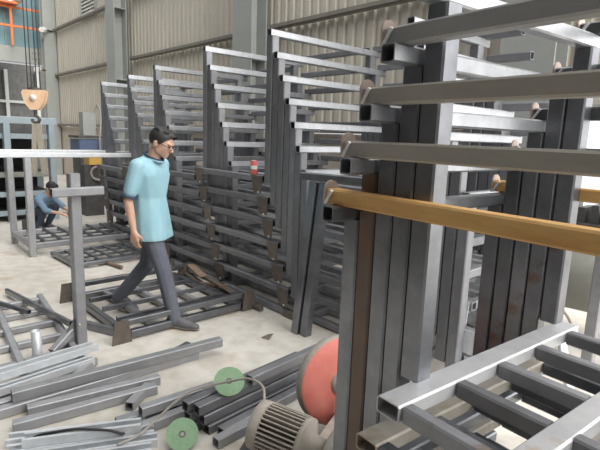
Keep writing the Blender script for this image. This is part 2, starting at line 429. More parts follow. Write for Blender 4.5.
#@@OPENFRAME
# ------------------------------------------------------------------ single open rack at the left
def deck_grid(parent, W, D, z, nx, ny, m, w=.035):
    for i in range(1, nx):
        MB().tube((W * i / nx, .06, z), (W * i / nx, D - .06, z), m, w=w).build('deck_bar', parent)
    for j in range(1, ny):
        MB().tube((.06, D * j / ny, z + w * .9), (W - .06, D * j / ny, z + w * .9), m, w=w).build('deck_bar', parent)
lr = empty('open_rack', (-7.86, 1.54, 0), 'single open steel rack standing on the floor in front of the crouching worker', 'rack')
W_, D_, H_ = 1.05, 1.45, 1.27
for x in (.04, W_ - .04):
    for y in (.04, D_ - .04):
        MB().tube((x, y, 0), (x, y, H_), M['steel_blue'], w=.08).build('post', lr)
for x in (.04, W_ - .04):
    MB().tube((x, .08, .14), (x, D_ - .08, .14), M['steel_blue'], w=.07).build('side_beam', lr)
for y in (.04, D_ - .04):
    MB().tube((.08, y, .14), (W_ - .08, y, .14), M['steel_blue'], w=.07).build('end_beam', lr)
deck_grid(lr, W_, D_, .14, 4, 7, M['steel'])
for x in (.04, W_ - .04):
    b = MB().tube((x, -.42 if x > .5 else -.1, H_ + .03), (x, D_ + .45 if x > .5 else D_, H_ + .03), M['galv'], w=.06, open_a=True, open_b=True).build('top_bar', lr)
# flat mesh frame lying behind
fm = empty('mesh_frame', (-7.9, 3.12 - .0, 0), 'low dark mesh frame lying on the floor right of the open rack', 'frame')
fm.location = (-6.72, 1.75, 0); fm.rotation_euler.z = .05
for x in (.03, .80): MB().tube((x, 0, .05), (x, 1.0, .05), M['steel'], w=.05).build('side_beam', fm)
for y in (.03, .97): MB().tube((.06, y, .05), (.77, y, .05), M['steel'], w=.05).build('end_beam', fm)
deck_grid(fm, .83, 1.0, .04, 4, 6, M['steel'], w=.03)

# ------------------------------------------------------------------ frame the man steps over
fr = empty('pallet_frame', (-4.80, 1.42, 0), 'low steel base frame with upturned foot plates under the walking man', 'frame', rz=.02)
FW, FD = 1.20, 1.18
for y in (.03, FD - .03):
    MB().tube((0, y, .05), (FW, y, .05), M['steel'], w=.06, open_a=True, open_b=True).build('long_beam', fr)
for x in (.03, FW - .03):
    MB().tube((x, .06, .05), (x, FD - .06, .05), M['steel'], w=.06).build('side_beam', fr)
MB().tube((.03, -.0, .17), (.03, FD, .17), M['steel'], w=.05, open_a=True).build('upper_side_rail', fr)
MB().tube((FW - .03, -.0, .15), (FW - .03, FD, .15), M['steel'], w=.05, open_a=True).build('upper_side_rail', fr)
for i in range(1, 4): MB().tube((.06, FD * i / 4, .05), (FW - .06, FD * i / 4, .05), M['steel_blue'], w=.05).build('deck_slat', fr)
for i in range(1, 4): MB().tube((FW * i / 4, .06, .085), (FW * i / 4, FD - .06, .085), M['steel'], w=.025, h=.05).build('cross_bar', fr)
for x, y in ((FW, -.03), (FW, FD + .03), (-.0, -.03), (0, FD + .03)):
    s = 1 if x > 0 else -1
    b = MB(); b.plate([(x + s * .01, y - .08, .0), (x + s * .01, y + .08, 0), (x + s * .01, y + .055, .19), (x + s * .01, y - .055, .19)], .008 * s, M['plate'])
    b.build('foot_plate', fr)

# ------------------------------------------------------------------ cross shaped post
cp = empty('cross_post', (-3.72, 1.15, 0), 'upright blue grey steel tube with a short cross arm, standing at left of the man', 'post', rz=math.radians(93))
MB().tube((0, 0, 0), (0, 0, 1.33), M['steel_blue'], w=.075).build('upright', cp)
MB().tube((-.18, -.07, 1.205), (.18, -.07, 1.205), M['steel_blue'], w=.062, open_a=True, open_b=True).build('cross_arm', cp)
MB().plate([(-.04, .0, .0), (-.19, .0, 0), (-.04, .0, .24)], .012, M['steel']).build('gusset', cp)
MB().tube((-.02, .0, .20), (-.02, -.05, .2), M['bead'], w=.01, c=.002).build('weld_bead', cp)

# leaning trestle in front of the third stack
tr = empty('trestle', (-2.93, 2.66, 0), 'leaning pair of dark steel tubes with a top bar in front of the stacks', 'trestle')
MB().tube((0, .0, .0), (.14, .02, 1.30), M['steel'], w=.075, up=(0, 1, 0)).build('leg', tr)
MB().tube((.09, .02, .0), (.23, .04, 1.30), M['steel'], w=.075, up=(0, 1, 0)).build('leg', tr)
MB().tube((.02, -.02, 1.34), (.58, .1, 1.34), M['steel'], w=.06, open_a=True, open_b=True).build('top_bar', tr)

#@@FLOORSTUFF
# ------------------------------------------------------------------ loose stock on the floor
def bar(name, A, B, m, label, w=.06, h=None, group=None, cat='tube', open_=True, c=.005):
    A = Vector(A); B = Vector(B); d = B - A
    o = MB().tube((0, 0, 0), d, m, w=w, h=h, open_a=open_, open_b=open_, c=c).build(name, loc=A)
    return tag(o, label, cat, group)
G1 = 'long square tubes on the floor at lower left'
T = M['steel_blue']
def lift(x, y, z): return (x, y, z)
bar('square_tube', (-3.06, .545, .095), (-2.98, 1.93, .095), T, 'longest grey square tube lying across the lower left floor pile', .065, group=G1)
bar('square_tube', (-2.955, .60, .031), (-2.84, 1.36, .031), T, 'shorter grey square tube in front of the longest tube of the pile', .06, group=G1)
bar('square_tube', (-2.83, .50, .031), (-2.74, 1.29, .031), T, 'nearest grey square tube of the pile at lower left', .06, group=G1)
bar('square_tube', (-3.03, .35, .031), (-2.93, 1.90, .031) if 0 else (-3.02, 1.75, .031), T, 'grey square tube lying underneath the longest tube', .06, group=G1)
bar('square_tube', (-3.12, .42, .031), (-3.10, .98, .031), T, 'short grey tube end at the left edge behind the longest tube', .055, group=G1)
# galvanised channels: C section
def channel(A, B, m, label, w=.09, h=.045, t=.004, group=None, flip=1, name='channel_bar'):
    A = Vector(A); B = Vector(B)
    poly = [(-w / 2, 0), (w / 2, 0), (w / 2, h), (w / 2 - .018, h), (w / 2 - .018, h - t), (w / 2 - t, h - t), (w / 2 - t, t), (-w / 2 + t, t), (-w / 2 + t, h - t), (-w / 2 + .018, h - t), (-w / 2 + .018, h), (-w / 2, h)]
    o = MB().prism(poly, (0, 0, 0), B - A, m, caps=True).build(name, loc=A)
    return tag(o, label, 'channel', group)
G2 = 'galvanised channels at left'
channel((-3.32, .30, .09), (-3.43, 1.16, .09), M['galv'], 'upper bright galvanised channel lying by the foot of the cross post', group=G2)
channel((-3.22, .30, .035), (-3.33, 1.10, .035), M['galv'], 'lower bright galvanised channel in front of the upper one by the cross post', w=.07, group=G2)
bar('square_tube', (-3.27, .30, .017), (-3.47, 1.10, .017), M['steel_blue'], 'dark flat tube under the galvanised channels', .12, .033)
G3 = 'galvanised purlins in the bottom left corner'
for i, (a, bb) in enumerate((((-2.73, .45, .0), (-2.42, 1.07, .0)), ((-2.62, .42, .0), (-2.33, 1.08, .0)), ((-2.52, .45, .0), (-2.25, 1.06, .0)), ((-2.60, .50, .048), (-2.36, 1.02, .048)), ((-2.42, .48, .0), (-2.19, 1.0, .0)))):
    channel(a, bb, M['galv'], ['thin galvanised purlin at the back of the bottom left bundle', 'second galvanised purlin from the back of the bottom left bundle',
            'middle galvanised purlin on the floor of the bottom left bundle', 'galvanised purlin lying on top of the bottom left bundle', 'front galvanised purlin of the bottom left bundle'][i], w=.075, h=.045, group=G3)
# short pieces
G4 = 'short tube offcuts'
bar('tube_offcut', (-3.66, .93, .04), (-3.80, 1.20, .20), T, 'short grey tube propped against the cross post', .055, group=G4)
bar('tube_offcut', (-3.12, .87, .03), (-3.36, 1.12, .03), T, 'short grey tube lying on the floor in front of the galvanised channels', .055, group=G4)
bar('tube_offcut', (-2.64, 1.07, .03), (-2.79, 1.26, .03), T, 'short grey tube offcut behind the small tube bundle', .055, group=G4)
bar('tube_offcut', (-3.15, 1.63, .025), (-3.20, 1.78, .03), M['steel'], 'small dark offcut on the floor behind the longest tube', .05, group=G4)
bar('tube_offcut', (-4.12, 1.28, .03), (-3.72, 1.47, .03), M['steel'], 'dark tube lying along the near left side of the base frame', .06, group=G4)
pst = empty('pipe_stub', (-3.70, .84, 0), 'short round galvanised pipe standing upright on the left floor frame', 'pipe')
MB().lathe([(.0, .034), (.215, .034), (.215, .029), (.03, .029), (.03, 0)], (0, 0, 0), (0, 0, 1), M['galv'], 20).build('wall', pst)
MB().box((0, 0, .004), (.09, .09, .008), M['plate']).build('foot', pst)
# small bundle in the middle and bundle toward the saw
G5 = 'dark square tubes beside the cut-off saw'
D = M['steel_blue']
bun = [((-2.515, .945, .03), (-2.46, 1.50, .03), 'short dark square tube at the left end of the small bundle'),
       ((-2.455, 1.06, .09), (-2.43, 1.62, .09), 'dark square tube resting second in the small bundle'),
       ((-2.385, 1.00, .03), (-2.39, 1.60, .03), 'low dark square tube lying on the floor before the small bundle'),
       ((-2.255, 1.23, .15), (-2.34, 2.15, .15), 'top left dark square tube pointing at the green disc'),
       ((-2.185, 1.26, .15), (-2.27, 2.15, .15), 'top right dark square tube pointing past the motor'),
       ((-2.25, 1.24, .085), (-2.33, 2.1, .085), 'middle left dark square tube under the top tubes'),
       ((-2.18, 1.29, .085), (-2.26, 2.1, .085), 'middle right dark square tube under the top tubes'),
       ((-2.235, 1.27, .025), (-2.31, 2.1, .025), 'bottom left dark square tube of the bundle by the saw'),
       ((-2.165, 1.31, .025), (-2.24, 2.1, .025), 'bottom right dark square tube of the bundle by the saw'),
       ((-2.185, 1.62, .209), (-2.25, 2.25, .209), 'dark square tube stacked highest on the bundle by the saw'),
       ((-2.08, 1.35, .03), (-2.16, 2.1, .03), 'grey square tube on the floor just left of the motor')]
for q_, (a, bb, lab) in enumerate(bun): bar('square_tube', a, bb, M['steel_row'] if q_ > 2 else D, lab, .058, group=G5)
bar('flat_bar', (-2.42, 1.75, .03), (-2.46, 2.25, .03), D, 'thin dark flat bar lying behind the green disc', .03, .03, cat='bar', open_=False)
bar('square_tube', (-2.02, 1.28, .03), (-2.05, 1.62, .03), T, 'pale square tube end in front of the motor', .055, group=G5)

# green cutting discs
def disc(loc, normal, r, label):
    n = Vector(normal).normalized()
    e = empty('cutting_disc', loc, label, 'cutting disc', 'green cutting discs')
    q = n.to_track_quat('Z', 'Y'); e.rotation_mode = 'QUATERNION'; e.rotation_quaternion = q
    MB().lathe([(0, .018), (0, r), (.004, r), (.004, .018), (0, .018)], (0, 0, 0), (0, 0, 1), M['disc'], 40, smooth=False).build('disc', e)
    MB().lathe([(-.0005, .011), (-.0005, .018), (.0045, .018), (.0045, .011), (-.0005, .011)], (0, 0, 0), (0, 0, 1), M['hook_metal'], 20, smooth=False).build('centre_ring', e)
disc((-2.20, 1.485, .24), (.55, -.34, .80), .088, 'green cutting disc leaning on the dark tubes behind the bundle')
disc((-2.15, 1.155, .065), (.62, -.30, .72), .085, 'green cutting disc on the floor in front of the bundle, at the bottom edge')

# ladder frame lying at the far left of the floor
lf = empty('ladder_frame', (-3.50, .30, 0), 'flat ladder shaped steel frame lying on the floor at the left edge', 'frame', rz=0)
lx = [(-3.52, .0), (-3.86, 0), (-4.22, 0), (-4.62, 0), (-5.03, 0)]
def fl(A, B, nm): 
    A = Vector(A) - lf.location; B = Vector(B) - lf.location
    MB().tube(A, B, M['steel_blue'], w=.05, h=.05).build(nm, lf)
fl((-3.47, 1.06, .03), (-5.06, 1.20, .03), 'side_rail'); fl((-3.45, .70, .03), (-5.0, .82, .03), 'side_rail'); fl((-3.43, .38, .03), (-4.95, .46, .03), 'side_rail')
for x in (-3.62, -3.95, -4.28, -4.61, -4.94):
    k = (-x - 3.47) / 1.59
    y1 = 1.06 + .14 * k - .028; y0 = .70 + .12 * k
    fl((x, y0 + .028, .03), (x, y1, .03), 'rung'); fl((x, .38 + .08 * k + .028, .03), (x, y0 - .028, .03), 'rung')
bar('angle_bar', (-5.35, .98, .05), (-3.98, 1.16, .10), M['steel'], 'long dark bar lying across the ladder frame', .035, .05, cat='bar')
bar('angle_bar', (-5.1, .75, .085), (-4.5, .98, .085), M['steel'], 'short dark bar across the far end of the ladder frame', .035, .035, cat='bar')
# hammer shaped offcut on the open floor
hm = empty('hammer', (-5.98, 2.18, .02), 'small hammer shaped steel piece on the bare floor at left of the man', 'hammer', rz=.1)
MB().tube((0, 0, .01), (.36, .03, .01), M['wood'], w=.035).build('handle', hm)
MB().tube((0, -.08, .02), (0, .08, .02), M['steel'], w=.07).build('head', hm)
bar('tube_offcut', (-5.3, 2.75, .02), (-5.08, 2.86, .02), M['steel'], 'tiny dark offcut on the floor under the far stacks', .035, group=G4)
# scrap strips in front of the stacks
G6 = 'scrap strips in front of the stacks'
scr = [((-5.05, 2.62, .03), (-3.62, 2.72, .06), .05, .02, 'long scrap strip lying along the right side of the base frame'),
       ((-4.95, 2.68, .08), (-4.30, 2.62, .05), .07, .02, 'wide dark scrap plate on the heap behind the man'),
       ((-4.75, 2.55, .02), (-4.1, 2.72, .10), .05, .03, 'tilted scrap strip on the heap near the foot plates'),
       ((-4.55, 2.71, .12), (-3.9, 2.67, .09), .06, .015, 'upper scrap strip on the heap near the foot plates'),
       ((-5.25, 2.62, .03), (-4.85, 2.74, .12), .05, .02, 'short scrap strip at the left end of the heap'),
       ((-4.15, 2.73, .03), (-3.5, 2.72, .03), .05, .03, 'scrap strip at the right end of the heap'),
       ((-4.85, 2.73, .16), (-4.45, 2.66, .13), .09, .012, 'bent brown scrap sheet on top of the heap')]
for a, bb, w, h, lab in scr: bar('scrap_strip', a, bb, M['wood'] if 'brown' in lab or 'tilted' in lab else M['plate'], lab, w, h, G6, 'scrap', False, .002)
tag(MB().plate([(-3.02, 2.35, .0), (-2.95, 2.37, 0), (-2.96, 2.43, .035), (-3.0, 2.41, .02)], .006, M['plate']).build('metal_chip'), 'tiny bent metal chip on the bare floor left of the trestle', 'scrap')

#@@SAW
# ------------------------------------------------------------------ cut-off saw with motor
sw = empty('cutoff_saw', (-1.71, 1.48, 0), 'dusty motor and red guarded wheel of a cut-off saw behind the near posts', 'saw')
ax = Vector((.80, .32, -.07)).normalized()
c0 = Vector((-.135, -.085, .195))
mb = MB()
R0 = .112
mb.lathe([(0, 0), (0, .05), (.012, .085), (.03, R0 + .012), (.085, R0 + .015), (.085, R0 - .01)], c0, ax, M['motor'], 32)
mb.build('fan_cowl', sw)
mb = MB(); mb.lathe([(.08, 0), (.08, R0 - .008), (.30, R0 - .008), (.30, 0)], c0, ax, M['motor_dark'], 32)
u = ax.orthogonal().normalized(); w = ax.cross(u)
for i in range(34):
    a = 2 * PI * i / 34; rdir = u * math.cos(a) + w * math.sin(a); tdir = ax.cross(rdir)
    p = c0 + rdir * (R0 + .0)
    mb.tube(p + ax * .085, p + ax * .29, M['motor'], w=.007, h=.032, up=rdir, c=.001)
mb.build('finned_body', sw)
mb = MB(); mb.lathe([(.285, .0), (.285, R0 + .012), (.315, R0 + .012), (.335, .06), (.40, .05), (.40, 0)], c0, ax, M['motor'], 32); mb.build('end_bell', sw)
mb = MB()
for t in (.12, .26):
    p = c0 + ax * t
    mb.box((p.x, p.y, .06), (.16, .04, .12), M['motor_dark'], rz=math.radians(125))
mb.build('motor_foot', sw)
MB().box((.02, .05, .012), (.55, .42, .024), M['tankdark'], rz=math.radians(34)).build('base_plate', sw)
# wheel guard: thick red disc, rim grey with dust
wc = Vector((-.03, .43, .30)); wn = Vector((.93, -.18, .10)).normalized(); WR = .255
gm = MB(); gm.lathe([(-.05, 0), (-.05, WR * .93), (-.035, WR), (.0, WR), (.012, WR * .97)], wc, wn, M['dusty'], 48)
gd = gm.build('wheel_guard', sw)
MB().lathe([(.012, WR * .97), (.022, WR * .93), (.03, WR * .6), (.034, .0)], wc, wn, M['redpaint'], 48).build('guard_face', gd)
MB().lathe([(.03, .07), (.05, .065), (.055, .03), (.08, .03), (.08, 0)], wc, wn, M['dusty'], 24).build('flange', sw)
MB().tube(wc + Vector((.05, -.02, -.20)), c0 + ax * .36 + Vector((.0, .04, .0)), M['motor'], w=.06).build('arm', sw)
MB().box(wc + Vector((.10, -.06, -.07)), (.05, .05, .05), M['white'], rz=.5).build('white_bracket', sw)
bg = MB(); bg.lathe([(-.03, 0), (-.03, .155), (.03, .155), (.03, 0)], c0 + ax * .44 + Vector((.02, -.0, -.03)), ax, M['dusty'], 32)
bgo = bg.build('belt_guard', sw)
MB().lathe([(.031, 0), (.031, .135), (.035, .135), (.035, 0)], c0 + ax * .44 + Vector((.02, -.0, -.03)), ax, M['yellow'], 32).build('yellow_cover', bgo)
# grey supply cable looping from the motor over the tubes
cb = MB().pipe(curve_pts([(-1.80, 1.43, .305), (-1.88, 1.48, .345), (-2.0, 1.48, .34), (-2.12, 1.44, .29), (-2.22, 1.36, .245), (-2.29, 1.25, .20), (-2.33, 1.10, .09), (-2.30, .98, .055), (-2.29, .86, .055)]), .007, M['cable']).build('power_cable')
tag(cb, 'grey power cable looping from the motor over the tubes', 'cable')
cb = MB().pipe(curve_pts([(-2.62, .55, .06), (-2.5, .70, .10), (-2.42, .80, .10), (-2.38, .86, .09), (-2.36, .92, .058), (-2.42, .95, .055)]), .007, M['blackcable']).build('cable')
tag(cb, 'dark cable lying on the galvanised purlins at the bottom left', 'cable')

#@@BACK
# ------------------------------------------------------------------ back left
hk = empty('crane_hook', (-8.25, 2.06, 1.90), 'orange and white crane hook block hanging above the crouching worker', 'crane hook'); hk.scale = (.8, .8, .8)
b = MB()
for sx in (-.045, .045):
    pts = []
    for a in range(0, 13):
        t = PI + PI * a / 12
    prof = [(-.23, .31), (-.20, .36), (.20, .36), (.23, .31), (.18, .12), (.08, .0), (-.08, 0), (-.18, .12)]
    d = Vector((.70, .71, 0)); nrm = Vector((.71, -.70, 0))
    b.plate([Vector((0, 0, 0)) + d * x + Vector((0, 0, z)) + nrm * sx for x, z in prof], .02, M['hook_pad'])
b.build('cheek_plate', hk)
MB().lathe([(-.03, 0), (-.03, .16), (-.012, .14), (.012, .14), (.03, .16), (.03, 0)], (0, 0, .26), (.71, -.70, 0), M['hook_metal'], 24).build('sheave', hk)
MB().lathe([(0.05, 0), (.05, .055), (.075, .055), (.075, 0)], (0, 0, .22), (.71, -.70, 0), M['white'], 20).build('badge', hk)
hp = [Vector((.70 * x, .71 * x, z)) for x, z in ((0, .05), (0, -.05), (.0, -.10), (.06, -.15), (.055, -.21), (0, -.24), (-.06, -.21), (-.07, -.17))]
MB().pipe(curve_pts(hp, 6), .028, M['hook_metal'], 10).build('hook', hk)
b = MB()
b.build
for dx in (-.12, -.05, .05, .12):
    MB().pipe([(.70 * dx, .71 * dx, .30), (.70 * dx * .9 - .03, .71 * dx * .9, 5.6)], .011, M['rope'], 6).build('rope', hk)
for i, (dx, lab) in enumerate(((-.07, 'left beige lifting sling loop hanging from the crane hook'), (.09, 'right beige lifting sling loop hanging from the crane hook'))):
    s_ = MB()
    top = Vector((0, 0, -.20)); low = Vector((.70 * dx, .71 * dx, -.95))
    for o_ in (-.02, .02):
        s_.tube(top + Vector((.7 * dx * .25, .71 * dx * .25, 0)) + Vector((.71, -.70, 0)) * o_, low + Vector((.71, -.70, 0)) * o_, M['sling'], w=.075, h=.012, up=(.71, -.70, 0), c=.002)
    s_.tube(low + Vector((.71, -.70, 0)) * -.026, low + Vector((.71, -.70, 0)) * .026, M['sling'], w=.075, h=.012, c=.002)
    tag(s_.build('lifting_sling', loc=hk.location), lab, 'sling', 'lifting slings')

cb_ = empty('steel_cabinet', (-9.6, 1.2, 0), 'large pale blue steel shelf frame standing behind the crouching worker', 'shelf frame')
for y in (.0, .72, 1.42): MB().tube((0, y, 0), (0, y, 1.70), M['paleblue'], w=.16, h=.10, up=(0, 1, 0)).build('front_post', cb_)
for y in (.0, 1.42): MB().tube((-.9, y, 0), (-.9, y, 1.70), M['paleblue'], w=.12).build('rear_post', cb_)
MB().tube((0, -.08, 1.75), (0, 1.5, 1.75), M['paleblue'], w=.16, h=.12).build('top_rail', cb_)
MB().box((-.95, .71, .95), (.03, 1.4, 1.6), M['tankdark']).build('back_panel', cb_)
for z in (.15, .48, .82, 1.16, 1.48):
    MB().tube((-.05, -.0, z), (-.05, 1.4, z), M['paleblue'] if z != .82 else M['tank'], w=.05, h=.09).build('shelf_rail', cb_)
    MB().box((-.48, .71, z + .03), (.85, 1.36, .02), M['tankdark']).build('shelf', cb_)

bm_ = empty('workshop_machine', (-11.0, 3.74, 0), 'blue workshop machine with a grey control box against the back wall', 'machine')
MB().box((0, 0, .55), (.5, .5, 1.14), M['tankdark']).build('base', bm_)
MB().box((0, 0, 1.28), (.6, .55, .30), M['blue']).build('blue_hood', bm_)
MB().box((0, 0, 1.48), (.64, .6, .05), M['tankdark']).build('lid', bm_)
MB().box((0, .0, 1.75), (.26, .26, .48), M['column']).build('control_box', bm_)
MB().pipe(curve_pts([(.1, .1, 1.95), (.2, .15, 2.15), (.25, .2, 1.9), (.41, .1, 1.4), (.42, .12, .9)]), .018, M['cable'], 8).build('hose', bm_)
yw = empty('yellow_wheel_machine', (-9.75, 3.35, 0), 'small yellow machine with a pale round wheel in front of the blue machine', 'machine')
MB().box((0, .0, .49), (.3, .34, .98), M['tankdark']).build('body', yw)
MB().box((.03, .02, 1.05), (.30, .22, .14), M['yellow']).build('yellow_cover', yw)
MB().lathe([(0, .11), (0, .15), (.05, .15), (.05, .11), (0, .11)], (.16, .08, .82), (1, -.3, 0), M['dusty'], 28).build('wheel', yw)
random.seed(11)
for i, lab in enumerate(('reddish scrap rod on the heap between the cross post and far stacks', 'crooked scrap rod low on that heap', 'grey scrap rod at the back of that heap',
                         'longest scrap rod lying across that heap', 'short rusty scrap rod at the left of that heap')):
    a = Vector((-8.5 + .12 * i, 3.20 + .09 * i, .024)); d = Vector((random.uniform(.3, .8), random.uniform(-.5, .2), random.uniform(-.0, .02)))
    tag(MB().pipe([(0, 0, 0), d * .5 + Vector((0, 0, .02)), d], .022, M['wood'] if i % 2 == 0 else M['steel'], 6).build('scrap_rod', loc=a), lab, 'scrap', 'scrap rods on the far heap')

cn = empty('drink_can', (-3.87, 2.95, 1.335), 'red can standing on the top deck of the middle stack', 'can')
cn.location = (-3.835, 2.85, 1.272)
MB().lathe([(0, 0), (0, .028), (.006, .033), (.12, .033), (.132, .027)], (0, 0, 0), (0, 0, 1), M['canred'], 24).build('body', cn)
MB().lathe([(.05, .0335), (.085, .0335)], (0, 0, 0), (0, 0, 1), M['white'], 24).build('white_band', cn)
MB().lathe([(.132, .027), (.134, .024), (.131, .022), (.131, 0)], (0, 0, 0), (0, 0, 1), M['galv'], 24).build('lid', cn)

# ------------------------------------------------------------------ back right: compressor, posts, braces
tk = empty('air_compressor', (-1.55, 4.55, 0), 'large grey green compressor tank lying behind the posts at right', 'compressor')
ta = Vector((1, .12, 0)).normalized(); tR = .30
MB().lathe([(-.02, 0), (.02, tR * .55), (.07, tR * .85), (.14, tR), (1.35, tR), (1.42, tR * .85), (1.47, tR * .55), (1.5, 0)], (-.45, -.05, .55), ta, M['tank'], 36).build('tank', tk)
for t in (.2, 1.0):
    p = Vector((-.45, -.05, 0)) + ta * t
    MB().tube((p.x, p.y - .15, 0), (p.x, p.y - .15, .35), M['tankdark'], w=.06).build('leg', tk); MB().tube((p.x, p.y + .15, 0), (p.x, p.y + .15, .35), M['tankdark'], w=.06).build('leg', tk)
b = MB(); b.box((.12, .02, .93), (.55, .32, .18), M['tankdark'])
for i in range(5): b.box((-.08 + i * .1, .02, 1.08), (.06, .24, .14 + .05 * (i % 2)), M['tankdark'])
b.build('pump_head', tk)
b = MB(); b.lathe([(-.03, .0), (-.03, .20), (.03, .20), (.03, 0)], (-.22, -.1, .98), (.3, -1, 0), M['tank'], 28); b.build('flywheel', tk)
hs = MB().pipe(curve_pts([(-1.55, 4.15, .75), (-1.50, 4.12, .55), (-1.40, 4.10, .40), (-1.30, 4.12, .28), (-1.25, 4.15, .10), (-1.40, 4.2, .05)]), .012, M['cable']).build('air_hose')
tag(hs, 'pale air hose drooping in front of the compressor tank', 'hose')
hs = MB().pipe(curve_pts([(-1.72, 4.05, .30), (-1.66, 4.02, .42), (-1.55, 4.0, .40), (-1.52, 4.0, .25), (-1.55, 4.02, .05)]), .010, M['cable']).build('air_hose')
tag(hs, 'looped grey hose low at the left end of the compressor tank', 'hose')
pp = empty('post_stand', (-1.10, 4.0, 0), 'single grey square post standing before the compressor at the right edge', 'post')
MB().tube((0, 0, .01), (0, 0, 1.16), M['steel_blue'], w=.08, open_b=True).build('upright', pp)
MB().box((0, 0, .006), (.16, .16, .012), M['plate']).build('base_plate', pp)
tag(MB().tube((0, 0, 0), (.32, -.5, -.39), M['galv'], w=.05, open_a=True, open_b=True).build('brace_tube', loc=(-1.27, 3.75, .43)), 'bright diagonal brace tube leaning down beside the far right posts', 'tube')

#@@PEOPLE
# ------------------------------------------------------------------ people
def capsule(bm, a, b_, ra, rb, seg=12):
    t = bmesh.new()
    a = Vector(a); b_ = Vector(b_)
    for p, r in ((a, ra), (b_, rb)):
        bmesh.ops.create_icosphere(t, subdivisions=2, radius=r, matrix=Matrix.Translation(p))
    bmesh.ops.convex_hull(t, input=t.verts)
    bmesh.ops.delete(t, geom=[v for v in t.verts if not v.link_faces], context='VERTS')
    me = bpy.data.meshes.new('tmp'); t.to_mesh(me); t.free(); bm.from_mesh(me); bpy.data.meshes.remove(me)
def ell(bm, c, r, rot=None, sub=3):
    mt = Matrix.Translation(Vector(c)) @ (rot.to_matrix().to_4x4() if rot else Matrix.Identity(4)) @ Matrix.Diagonal((*r, 1))
    bmesh.ops.create_icosphere(bm, subdivisions=sub, radius=1, matrix=mt)
def hullof(bm, spheres):
    t = bmesh.new()
    for c, r in spheres: 
        if isinstance(r, (int, float)): r = (r, r, r)
        bmesh.ops.create_icosphere(t, subdivisions=2, radius=1, matrix=Matrix.Translation(Vector(c)) @ Matrix.Diagonal((*r, 1)))
    bmesh.ops.convex_hull(t, input=t.verts)
    bmesh.ops.delete(t, geom=[v for v in t.verts if not v.link_faces], context='VERTS')
    me = bpy.data.meshes.new('tmp'); t.to_mesh(me); t.free(); bm.from_mesh(me); bpy.data.meshes.remove(me)
def fuse(bm, name, m, parent, voxel=.008, smooth=6, cuts=()):
    """voxel-fuse overlapping shapes into one continuous skin"""
    bmesh.ops.recalc_face_normals(bm, faces=bm.faces)
    me = bpy.data.meshes.new('tmp'); bm.to_mesh(me); bm.free()
    o = bpy.data.objects.new('tmp', me); col.objects.link(o)
    r = o.modifiers.new('r', 'REMESH'); r.mode = 'VOXEL'; r.voxel_size = voxel
    if smooth:
        s = o.modifiers.new('s', 'SMOOTH'); s.iterations = smooth; s.factor = .5
    dg = bpy.context.evaluated_depsgraph_get()
    me2 = bpy.data.meshes.new_from_object(o.evaluated_get(dg)); me2.name = name
    bpy.data.objects.remove(o); bpy.data.meshes.remove(me)
    b2 = bmesh.new(); b2.from_mesh(me2)
    for co, no in cuts:      # remove what lies on the side the normal points to, keep an open hem
        bmesh.ops.bisect_plane(b2, geom=b2.verts[:] + b2.edges[:] + b2.faces[:], plane_co=co, plane_no=no, clear_outer=True)
    for f in b2.faces: f.smooth = True
    b2.to_mesh(me2); b2.free()
    me2.materials.clear(); me2.materials.append(m)
    o = bpy.data.objects.new(name, me2); col.objects.link(o); o.parent = parent
    return o
def hand(bm, wrist, d, palm_n, side, curl=.35, L=.175):
    """wrist point, direction of fingers d, palm normal, side = direction of the thumb"""
    d = Vector(d).normalized(); n = Vector(palm_n).normalized(); s = Vector(side).normalized(); w = Vector(wrist)
    hullof(bm, [(w, .026), (w + d * .075 + s * .030, .015), (w + d * .08 - s * .030, .014), (w + d * .03 + s * .024, .018)])
    for i, (o_, ln) in enumerate(((.030, .072), (.011, .082), (-.010, .076), (-.030, .060))):
        p = w + d * .08 + s * o_; dd = d.copy(); prev = p
        for j, (f, rr) in enumerate(((.45, .0092), (.32, .0085), (.23, .0075))):
            ang = curl * (j + .6); q = prev + (d * math.cos(ang) + n * math.sin(ang)) * ln * f
            capsule(bm, prev, q, rr, rr * .93); prev = q
    p = w + d * .025 + s * .028; q = p + (d * .6 + s * .7 + n * .25).normalized() * .042; q2 = q + (d * .95 + s * .15 + n * .35).normalized() * .034
    capsule(bm, p, q, .014, .0105); capsule(bm, q, q2, .0105, .0085)
def head(bm, c, rot):
    """c = centre of skull, rot = Euler; face looks along local +x"""
    R = rot.to_matrix(); P = lambda v: Vector(c) + R @ Vector(v)
    ell(bm, P((-.008, 0, .018)), (.098, .077, .098), rot)
    hullof(bm, [(P((.045, 0, .0)), .058), (P((.070, 0, -.085)), .024), (P((.015, .045, -.06)), .022), (P((.015, -.045, -.06)), .022), (P((.06, .03, -.02)), .03), (P((.06, -.03, -.02)), .03)])
    hullof(bm, [(P((.095, 0, .015)), .010), (P((.116, 0, -.026)), .013), (P((.098, .014, -.030)), .009), (P((.098, -.014, -.030)), .009)])   # nose
    ell(bm, P((.088, 0, -.062)), (.012, .024, .010), rot, 2)                                         # lips
    for s in (-1, 1):
        ell(bm, P((-.012, s * .080, -.008)), (.020, .010, .032), rot, 2)                              # ears
        ell(bm, P((.088, s * .033, .028)), (.012, .024, .008), rot, 2)                                # brow ridge
